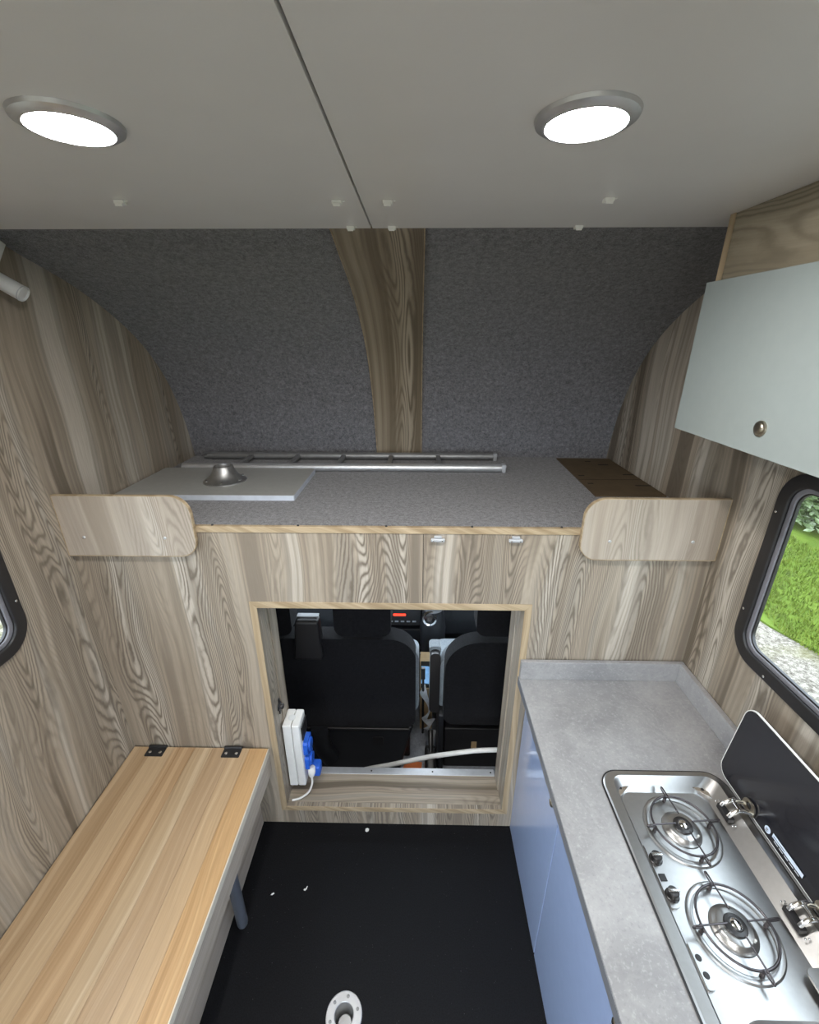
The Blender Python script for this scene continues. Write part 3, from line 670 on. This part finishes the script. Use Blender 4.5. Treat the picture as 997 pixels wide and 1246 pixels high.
# ================================================================== OVERHEAD LOCKER
LY1, LY0, LX = 1.128, -0.55, 0.66
lk = thing('overhead_locker', (0.8, 0.3, 1.74), 'wooden overhead locker with pale grey gloss doors above the worktop', 'cabinet')
box('end_panel', LX + 0.0185, XR - 0.001, LY1 - 0.017, LY1, 1.742, ZC - 0.0005, 'wood_locker', lk)
box('end_edge', LX + 0.0165, LX + 0.0183, LY1 - 0.017, LY1, 1.742, ZC - 0.0005, 'oak_edge_v', lk)
box('end_panel', LX + 0.0185, XR - 0.001, LY0, LY0 + 0.017, 1.742, ZC - 0.0005, 'wood_locker', lk)
box('fascia', LX + 0.020, LX + 0.036, LY0 + 0.018, LY1 - 0.018, 2.03, ZC - 0.0005, 'wood_locker', lk)
box('bottom_panel', LX + 0.0185, XR - 0.001, LY0 + 0.018, LY1 - 0.018, 1.742, 1.757, 'wood_locker', lk)
for (y0, y1) in ((0.345, LY1 + 0.004), (LY0, 0.342)):
    d = box('locker_door', LX, LX + 0.016, y0, y1, 1.737, 2.069, 'door_gloss', lk, bevel=0.001)
    b_ = lathe('push_lock', (LX, y0 + (0.504 if y0 > 0 else 0.45), 1.789), [(0, 0.0085), (0.005, 0.0082), (0.009, 0.007), (0.0115, 0.0055), (0.0122, 0.0042), (0.0148, 0.0032), (0.0155, 0), (0, 0)], 'nickel', d, 36, (-1, 0, 0))

# ================================================================== SPOTLIGHT
sp = thing('spotlight', (XL, 1.17, 2.09), 'white swivelling spotlight on the side wall under a pale plate', 'spotlight')
tube('arm', [(XL + 0.0005, 1.235, 2.115), (-1.09, 1.252, 2.092)], 0.006, 'alu', sp)
a1 = Vector((-1.040, 1.262, 2.058)); a0 = a1 - Vector((0.80, 0.12, -0.52)).normalized() * 0.068; ax = (a1 - a0).normalized(); L = (a1 - a0).length
lathe('lamp_body', a0, [(0, 0), (0.016, 0.0), (0.020, 0.004), (0.0205, L), (0.0185, L), (0.0185, L - 0.005), (0, L - 0.005)], 'offwhite', sp, 30, ax)
lathe('lens', a0 + ax * (L - 0.0048), [(0, 0.003), (0.012, 0.002), (0.0183, 0.0), (0, 0)], 'white_plastic', sp, 30, ax)
lathe('trim_ring', a0 + ax * (L - 0.006), [(0.0207, 0), (0.0212, 0.0005), (0.0212, 0.002), (0.0207, 0.0025)], 'grey_plastic', sp, 30, ax)
bk = thing('wall_plate', (XL, 1.15, 2.15), 'pale slanted mounting plate on the wall above the spotlight', 'mounting plate')
plate('plate_front', 'x', [(1.05, 2.125), (1.236, 2.125), (1.274, 2.174), (1.255, 2.184), (1.05, 2.190)], XL + 0.055, XL + 0.060, 'white_plastic', bk)
box('plate_spacer', XL + 0.0005, XL + 0.0545, 1.07, 1.18, 2.14, 2.17, 'offwhite', bk)

# ================================================================== SOCKETS ON THE JAMB
cu = thing('socket_box', (-0.505, 1.345, 0.15), 'white surface mounted power box with blue sockets on the opening lining', 'power box')
JX = OX0 + 0.0042
box('box_base', JX, JX + 0.036, 1.300, 1.392, 0.158, 0.500, 'white_plastic', cu, bevel=0.005)
bl = box('box_lid', JX + 0.0365, JX + 0.070, 1.300, 1.392, 0.158, 0.500, 'white_plastic', cu, bevel=0.006)
lathe('embossed_disc', (JX + 0.030, 1.345, 0.4995), [(0, 0.0012), (0.015, 0.001), (0.016, 0.0), (0, 0)], 'offwhite', bl, 24)
box('breaker_window', JX + 0.0665, JX + 0.076, 1.318, 1.388, 0.40, 0.472, 'black', cu, bevel=0.003)
for z in (0.345, 0.262):
    s_ = plate('blue_socket', 'x', rrect(1.318, 1.388, z - 0.036, z + 0.036, 0.012), JX + 0.0685, JX + 0.088, 'blue_plastic', cu, bevel=0.003)
    plate('socket_flap', 'x', rrect(1.328, 1.378, z - 0.026, z + 0.026, 0.02), JX + 0.0885, JX + 0.096, 'blue_plastic', s_, bevel=0.003)
box('plug_blue', JX + 0.0705, JX + 0.125, 1.335, 1.383, 0.168, 0.222, 'blue_plastic', cu, bevel=0.008)
lathe('plug_white', (JX + 0.092, 1.332, 0.235), [(0, 0), (0.012, 0.0), (0.016, 0.006), (0.016, 0.03), (0.010, 0.045), (0.0, 0.046)], 'white_plastic', cu, 20, (0, -0.25, -1))
tube('power_cable', smooth_curve([(JX + 0.092, 1.320, 0.190), (JX + 0.092, 1.315, 0.155), (JX + 0.078, 1.300, 0.122), (JX + 0.045, 1.280, 0.110), (JX + 0.012, 1.270, 0.1095)], 6), 0.0045, 'white_plastic', cu)
js = thing('jamb_socket', (OX0, 1.318, 0.592), 'small black socket on the opening lining above the white box', 'socket')
lathe('socket_rim', (OX0 + 0.0002, 1.315, 0.592), [(0, 0.006), (0.014, 0.006), (0.018, 0.003), (0.02, 0.0), (0, 0.0)], 'black', js, 28, (1, 0, 0))
lathe('socket_cap', (OX0 + 0.0064, 1.315, 0.592), [(0, 0.012), (0.009, 0.012), (0.011, 0.009), (0.011, 0.0), (0, 0)], 'black_soft', js, 24, (1, 0, 0))
for dz in (-0.026, 0.026): box('socket_tab', OX0 + 0.0002, OX0 + 0.004, 1.308, 1.322, 0.592 + dz - 0.01, 0.592 + dz + 0.01, 'black', js, bevel=0.001)

# threshold and loose white conduit
th = thing('threshold_strip', (-0.09, 1.42, 0.104), 'aluminium threshold strip along the back of the opening sill', 'metal strip')
bm = bmesh.new(); add_box(bm, OX0 + 0.006, OX1 - 0.006, 1.3985, 1.432, 0.1045, 0.107); add_box(bm, OX0 + 0.006, OX1 - 0.006, 1.4295, 1.432, 0.06, 0.1045)
link('angle', bm, 'alu', th, bevel=0.0008)
for x in (-0.48, -0.2, 0.08, 0.345): screw((x, 1.415, 0.107), 0.004, (0, 0, 1), th, 'hinge_dark', 0.001)
tag(tube('conduit', smooth_curve([(-0.36, 1.56, -0.16), (-0.27, 1.55, -0.07), (-0.12, 1.545, -0.018), (0.06, 1.54, 0.044), (0.20, 1.53, 0.088), (0.30, 1.53, 0.106), (0.42, 1.535, 0.108), (0.50, 1.55, 0.09)], 6), 0.0115, 'white_plastic', None, 12), 'loose white conduit pipe arching behind the cab opening sill', 'pipe')

# ================================================================== CAB
CF = -0.35
struct(box('floor_cab', -1.12, 0.94, 1.402, 3.15, CF - 0.04, CF, 'cab_carpet'), 'cab floor carpet')
struct(plate('wall_cab_left', 'x', [(1.402, CF), (3.15, CF), (3.15, 0.55), (2.5, 1.245), (1.402, 1.245)], -1.12, -1.15, 'dash', holes=[rrect(1.75, 2.55, 0.42, 1.05, 0.06)]), 'cab door side')
struct(plate('wall_cab_right', 'x', [(1.402, CF), (3.15, CF), (3.15, 0.55), (2.5, 1.245), (1.402, 1.245)], 0.94, 0.97, 'dash', holes=[rrect(1.75, 2.55, 0.42, 1.05, 0.06)]), 'cab door side by the driver')
struct(box('wall_cab_front', -1.12, 0.94, 3.12, 3.15, CF, 0.55, 'dash'), 'cab bulkhead under the windscreen')
struct(box('wall_cab_back', -1.12, 0.94, 1.380, 1.4015, CF, -0.101, 'black'), 'step below the opening sill')
struct(box('ceiling_cab', -1.12, 0.94, 2.17, 2.52, 1.24, 1.26, 'seat_grey'), 'cab roof lining')
ws = bmesh.new()
vv = [ws.verts.new(p) for p in ((-1.12, 3.14, 0.55), (0.94, 3.14, 0.55), (0.94, 2.51, 1.24), (-1.12, 2.51, 1.24))]
ws.faces.new(vv); bmesh.ops.solidify(ws, geom=ws.faces[:], thickness=0.005)
struct(link('window_3', ws, 'acrylic'), 'cab windscreen')
# rubber mat with studs
mat_ = tag(plate('cab_mat', 'z', rrect(-0.5, 0.85, 2.32, 3.05, 0.05), CF + 0.0005, CF + 0.008, 'black'), 'black studded rubber mat on the cab floor', 'mat')
bm = bmesh.new()
for i in range(26):
    for j in range(22):
        x = -0.02 + i * 0.024 + (j % 2) * 0.012; y = 2.40 + j * 0.026
        bmesh.ops.create_cone(bm, cap_ends=True, segments=6, radius1=0.006, radius2=0.004, depth=0.004, matrix=Matrix.Translation((x, y, CF + 0.0101)))
o = link('studs', bm, 'dash', mat_); o['kind'] = 'stuff'

def lean_y(y0, z0, k): return lambda p: (p[0], p[1] - (p[2] - z0) * k, p[2])
# passenger double seat
ps = thing('passenger_seat', (-0.45, 1.95, CF), 'dark double passenger seat with belt housing on its backrest', 'car seat')
sh = lean_y(1.75, 0.0, 0.05)
plate('backrest', 'y', rrect(-0.985, 0.0, 0.0, 0.600, (0.05, 0.06, 0.13, 0.13), 10), 1.752, 1.85, 'seat_dark', ps, bevel=0.035, seg=5, xf=sh)
plate('backrest_front', 'y', rrect(-0.995, 0.018, 0.02, 0.535, (0.05, 0.07, 0.15, 0.13), 10), 1.835, 1.90, 'seat_grey', ps, bevel=0.035, seg=5, xf=sh)
lp = plate('lower_shell', 'y', [(-0.985, -0.01), (-0.01, -0.01), (-0.03, -0.08), (-0.085, -0.345), (-0.985, -0.345)], 1.765, 1.82, 'dash', ps, bevel=0.012, seg=3)
plate('shell_recess', 'y', rrect(-0.235, -0.175, -0.14, -0.085, 0.006), 1.7605, 1.7648, 'black', lp, bevel=0.002)
tube('shell_bulge', smooth_curve([(-0.52, 1.762, 0.0), (-0.52, 1.752, -0.06), (-0.51, 1.755, -0.15), (-0.47, 1.76, -0.24)], 5), 0.05, 'dash', lp, 16)
box('shell_ledge', -0.98, -0.03, 1.748, 1.766, -0.022, -0.006, 'black_soft', lp, bevel=0.004)
plate('seat_cushion', 'z', rrect(-0.995, 0.02, 1.90, 2.38, 0.07), -0.05, 0.10, 'seat_grey', ps, bevel=0.04, seg=4)
box('seat_base', -0.95, -0.03, 1.86, 2.28, CF, -0.055, 'black', ps, bevel=0.01)
def headrest(cx, z0, w, root, y0=1.735):
    h = plate('headrest', 'y', rrect(cx - w / 2, cx + w / 2, z0, z0 + 0.235, (0.05, 0.05, 0.07, 0.07), 8), y0, y0 + 0.11, 'seat_dark', root, bevel=0.03, seg=4)
    for dx in (-0.075, 0.075): tube('post', [(cx + dx, y0 + 0.055, z0 - 0.05), (cx + dx, y0 + 0.055, z0 + 0.03)], 0.008, 'steel_bright', h)
    return h
headrest(-0.258, 0.605, 0.275, ps); headrest(-0.735, 0.605, 0.27, ps)
bh = plate('belt_housing', 'y', [(-0.596, 0.485), (-0.452, 0.485), (-0.462, 0.715), (-0.574, 0.715)], 1.70, 1.765, 'black', ps, bevel=0.016, seg=3)
plate('housing_cap', 'y', rrect(-0.570, -0.466, 0.7155, 0.722, 0.003), 1.735, 1.760, 'grey_plastic', bh, bevel=0.004)
# driver's seat
ds = thing('driver_seat', (0.38, 1.95, CF), 'dark single driver seat with armrest and grey front fabric', 'car seat')
plate('backrest', 'y', rrect(0.148, 0.66, 0.03, 0.588, (0.06, 0.06, 0.15, 0.17), 10), 1.752, 1.84, 'seat_dark', ds, bevel=0.035, seg=5, xf=sh)
plate('backrest_front', 'y', rrect(0.124, 0.69, 0.05, 0.518, (0.07, 0.07, 0.16, 0.19), 10), 1.83, 1.90, 'seat_grey', ds, bevel=0.035, seg=5, xf=sh)
headrest(0.415, 0.615, 0.25, ds)
lathe('post_collar', (0.318, 1.775, 0.555), [(0.0, 0.03), (0.012, 0.03), (0.018, 0.02), (0.02, 0.0), (0, 0)], 'black_soft', ds, 20)
plate('seat_cushion', 'z', rrect(0.12, 0.69, 1.90, 2.38, 0.07), -0.05, 0.10, 'seat_grey', ds, bevel=0.04, seg=4)
box('seat_base', 0.16, 0.66, 1.80, 2.28, CF, -0.055, 'black', ds, bevel=0.01)
plate('side_shield', 'x', [(1.74, -0.34), (2.0, -0.34), (2.0, 0.02), (1.86, 0.10), (1.78, 0.06)], 0.125, 0.155, 'dash', ds, bevel=0.01)
ar = plate('armrest', 'y', rrect(0.074, 0.128, 0.06, 0.455, 0.025, 6), 1.80, 1.875, 'black_soft', ds, bevel=0.015, seg=3)
plate('armrest_tip', 'y', rrect(0.070, 0.132, 0.425, 0.472, 0.018, 6), 1.835, 1.895, 'seat_grey', ar, bevel=0.01, seg=3)
rv = box('rating_sticker', 0.315, 0.345, 1.7985, 1.7995, -0.20, -0.15, 'card_box', ds)
# dash and controls
da = thing('dashboard', (0.0, 2.75, -0.1), 'black dashboard with radio and glove compartment', 'dashboard')
plate('dash_body', 'x', [(2.56, 0.30), (2.53, 0.02), (2.62, -0.10), (2.95, -0.10), (3.10, 0.1), (3.10, 0.52), (2.75, 0.50), (2.62, 0.44)], -1.1, 0.92, 'dash', da, bevel=0.015, seg=3)
ra = plate('radio', 'y', rrect(-0.245, 0.03, 0.115, 0.245, 0.008), 2.495, 2.56, 'black_soft', da, bevel=0.004)
plate('radio_display', 'y', rrect(-0.155, -0.07, 0.195, 0.212, 0.003), 2.493, 2.4948, 'display', ra)
for k in range(6): plate('radio_button', 'y', rrect(-0.225 + k * 0.04, -0.20 + k * 0.04, 0.145, 0.155, 0.002), 2.4925, 2.4948, 'grey_plastic', ra)
plate('console_drawer', 'y', rrect(-0.24, 0.035, -0.045, 0.09, 0.012), 2.485, 2.55, 'dash', da, bevel=0.008)
box('drawer_lip', -0.235, 0.03, 2.478, 2.486, 0.088, 0.096, 'black_soft', da, bevel=0.002)
gc = lathe('gear_console', (0.115, 2.50, 0.0), [(0, -0.13), (0.05, -0.13), (0.085, -0.07), (0.09, 0.1), (0.07, 0.26), (0, 0.27)], 'dash', da, 30)
lathe('gear_lever', (0.085, 2.43, 0.22), [(0, 0.0), (0.012, 0.0), (0.012, 0.09), (0.026, 0.11), (0.03, 0.14), (0.018, 0.165), (0, 0.168)], 'black_soft', da, 24, (0, -0.7, 0.5))
lathe('gear_bezel', (0.09, 2.425, 0.225), [(0.034, 0.0), (0.046, 0.0), (0.048, 0.008), (0.036, 0.01), (0.034, 0.0)], 'steel_bright', da, 30, (0, -0.7, 0.5))
tube('console_trim', smooth_curve([(0.03, 2.46, -0.085), (0.08, 2.425, -0.09), (0.14, 2.42, -0.075), (0.185, 2.45, -0.04)], 5), 0.006, 'grey_plastic', da)
sw = thing('steering_wheel', (0.47, 2.36, 0.52), 'black steering wheel with pale spokes beyond the driver seat', 'steering wheel')
q = Matrix.Rotation(math.radians(-55), 3, 'X'); wc = Vector((0.50, 2.34, 0.50))
tube('rim', [wc + q @ Vector((0.19 * math.cos(2 * PI * k / 40), 0.19 * math.sin(2 * PI * k / 40) * -0.0 + 0.0, 0)) + q @ Vector((0, 0.19 * math.sin(2 * PI * k / 40), 0)) for k in range(40)], 0.016, 'black_soft', sw, 10, True)
lathe('hub', wc, [(0, 0.02), (0.06, 0.015), (0.07, 0.0), (0.03, -0.10), (0, -0.10)], 'black', sw, 26, q @ Vector((0, 0, 1)))
for a in (-2.7, -0.45, -1.57): tube('spoke', [wc + q @ Vector((0.06 * math.cos(a), 0.06 * math.sin(a), 0)), wc + q @ Vector((0.18 * math.cos(a), 0.18 * math.sin(a), 0))], 0.013, 'alu', sw)
# stuff between the seats
bx = thing('cardboard_box', (0.03, 2.16, CF), 'tan open cardboard box standing between the cab seats', 'box')
bm = bmesh.new()
x0, x1, y0, y1, z0, z1 = 0.028, 0.104, 2.06, 2.30, CF + 0.001, -0.02
add_box(bm, x0, x1, y0, y1, z0, z0 + .004); add_box(bm, x0, x0 + .004, y0, y1, z0, z1); add_box(bm, x1 - .004, x1, y0, y1, z0, z1); add_box(bm, x0, x1, y0, y0 + .004, z0, z1); add_box(bm, x0, x1, y1 - .004, y1, z0, z1)
link('box_walls', bm, 'card_box', bx)
plate('box_flap', 'z', [(x0, y1), (x1, y1), (x1 - .005, y1 + .09), (x0 + .005, y1 + .09)], z1 - .004, z1, 'card_box', bx)
tag(plate('leaflet', 'z', [(0.034, 2.09), (0.096, 2.085), (0.098, 2.235), (0.036, 2.24)], -0.012, -0.008, 'leaflet'), 'light blue leaflet lying on the cardboard box', 'leaflet')
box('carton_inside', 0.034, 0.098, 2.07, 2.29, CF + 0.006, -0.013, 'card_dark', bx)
wb = thing('seat_belt', (0.085, 1.93, CF), 'pale seat belt webbing bunched beside the driver seat', 'seat belt')
bm = bmesh.new(); P = smooth_curve([(0.040, 2.02, 0.02), (0.060, 1.99, -0.03), (0.093, 1.965, -0.07), (0.070, 1.95, -0.11), (0.055, 1.94, -0.14), (0.10, 1.93, -0.16), (0.062, 1.92, -0.19), (0.105, 1.91, -0.215), (0.095, 1.90, -0.345)], 5)
rws = []
for i, p in enumerate(P):
    w_ = Vector((0.016, 0.018 * math.cos(i * 0.5), 0.016)); rws.append((bm.verts.new(p - w_), bm.verts.new(p + w_)))
for A, B in zip(rws, rws[1:]): bm.faces.new((A[0], A[1], B[1], B[0]))
bmesh.ops.solidify(bm, geom=bm.faces[:], thickness=0.002)
link('webbing', bm, 'webbing', wb)
tube('buckle_stalk', [(0.046, 2.03, CF + 0.001), (0.046, 2.02, -0.1), (0.044, 2.01, 0.10)], 0.007, 'black', wb)
box('buckle', 0.032, 0.056, 2.0, 2.02, 0.10, 0.18, 'black_soft', wb, bevel=0.004)
hb = thing('handbrake', (0.135, 1.80, CF), 'black handbrake cover on the cab floor beside the driver seat', 'handbrake')
plate('gaiter', 'x', [(1.60, CF + 0.001), (1.88, CF + 0.001), (1.85, -0.235), (1.80, -0.20), (1.68, -0.24)], 0.055, 0.118, 'black', hb, bevel=0.02, seg=3)
tube('lever', [(0.088, 1.78, -0.21), (0.088, 1.82, -0.175), (0.088, 1.87, -0.15)], [0.012, 0.014, 0.016], 'black_soft', hb)
tag(plate('orange_strap', 'z', [(-0.075, 1.765), (0.035, 1.76), (0.04, 1.82), (-0.055, 1.83)], CF + 0.0006, CF + 0.006, 'orange'), 'orange strap lying on the cab floor behind the seats', 'strap')

# ================================================================== OUTSIDE
GZ = -0.75
struct(plate('ground', 'z', [(-40, -40), (40, -40), (40, 40), (-40, 40)], GZ - 0.05, GZ, 'gravel'), 'pale gravel yard')
lw = plate('lawn', 'z', [(4.2, -6), (4.0, 0), (3.85, 2.6), (3.72, 3.3), (3.56, 3.7), (3.45, 4.3), (3.3, 8), (3.2, 14), (12, 14), (12, -6)], GZ + 0.0005, GZ + 0.02, 'lawn'); struct(lw, 'green lawn beyond the gravel')
bm = bmesh.new()
for i in range(26000):
    x = 3.4 + random.random() ** 1.2 * 2.05; y = 1.5 + random.random() * 8; h = random.uniform(0.03, 0.075); a = random.random() * PI
    dx, dy = 0.008 * math.cos(a), 0.008 * math.sin(a); tx, ty = random.uniform(-.03, .03), random.uniform(-.03, .03)
    if x < 3.5 + 0.18 * max(0, 4.4 - y) + 0.07 * math.sin(y * 5): continue
    bm.faces.new([bm.verts.new((x - dx, y - dy, GZ + 0.02)), bm.verts.new((x + dx, y + dy, GZ + 0.02)), bm.verts.new((x + tx, y + ty, GZ + 0.02 + h))])
gr = link('grass', bm, 'grass'); gr['kind'] = 'stuff'; tag(gr, 'short bright green grass blades on the lawn outside', 'grass')
def bush_mesh(seed, n=6000):
    rnd = random.Random(seed); bm = bmesh.new()
    for i in range(n):
        a = rnd.random() * 2 * PI; e = math.asin(rnd.random() ** 1.25); rr = rnd.uniform(0.62, 1.05)
        p = Vector((0.95 * rr * math.cos(a) * math.cos(e), 0.95 * rr * math.sin(a) * math.cos(e), 0.08 + 1.9 * rr * math.sin(e)))
        s_ = rnd.uniform(0.035, 0.075); rot = Matrix.Rotation(rnd.random() * 6.28, 3, 'Z') @ Matrix.Rotation(rnd.uniform(-1.2, 1.2), 3, 'X') @ Matrix.Rotation(rnd.uniform(-1, 1), 3, 'Y')
        bm.faces.new([bm.verts.new(p + rot @ Vector(v)) for v in ((-s_, 0, 0), (0, -s_ * .6, 0.01), (s_, 0, 0), (0, s_ * .6, 0.01))])
    return bm
bms = None
def shrub(x, y, seed, label):
    global bms
    t = thing('shrub', (x, y, GZ + 0.02), label, 'shrub', 'hedge shrubs beyond the lawn')
    if bms is None or seed % 2:
        f = link('foliage', bush_mesh(seed), 'leaf', t); f['kind'] = 'stuff'; f.location = (0, 0, 0); bms = f
    else:
        f = bms.copy(); COL.objects.link(f); f.parent = t; f.rotation_euler = (0, 0, seed * 1.3)
    bm = bmesh.new()
    for k in range(4):
        a = k * 1.7 + seed; add_tube(bm, [(0.05 * math.cos(a), 0.05 * math.sin(a), 0), (0.4 * math.cos(a), 0.4 * math.sin(a), 0.8), (0.6 * math.cos(a), 0.6 * math.sin(a), 1.5)], [0.03, 0.02, 0.01], 6)
    s_ = link('stems', bm, 'bark', t); s_.location = (0, 0, 0)
for i in range(6):
    shrub(6.6 + 0.08 * math.sin(i * 2.1), 0.05 + i * 2.06, i, 'leafy green shrub of the hedge beyond the lawn')
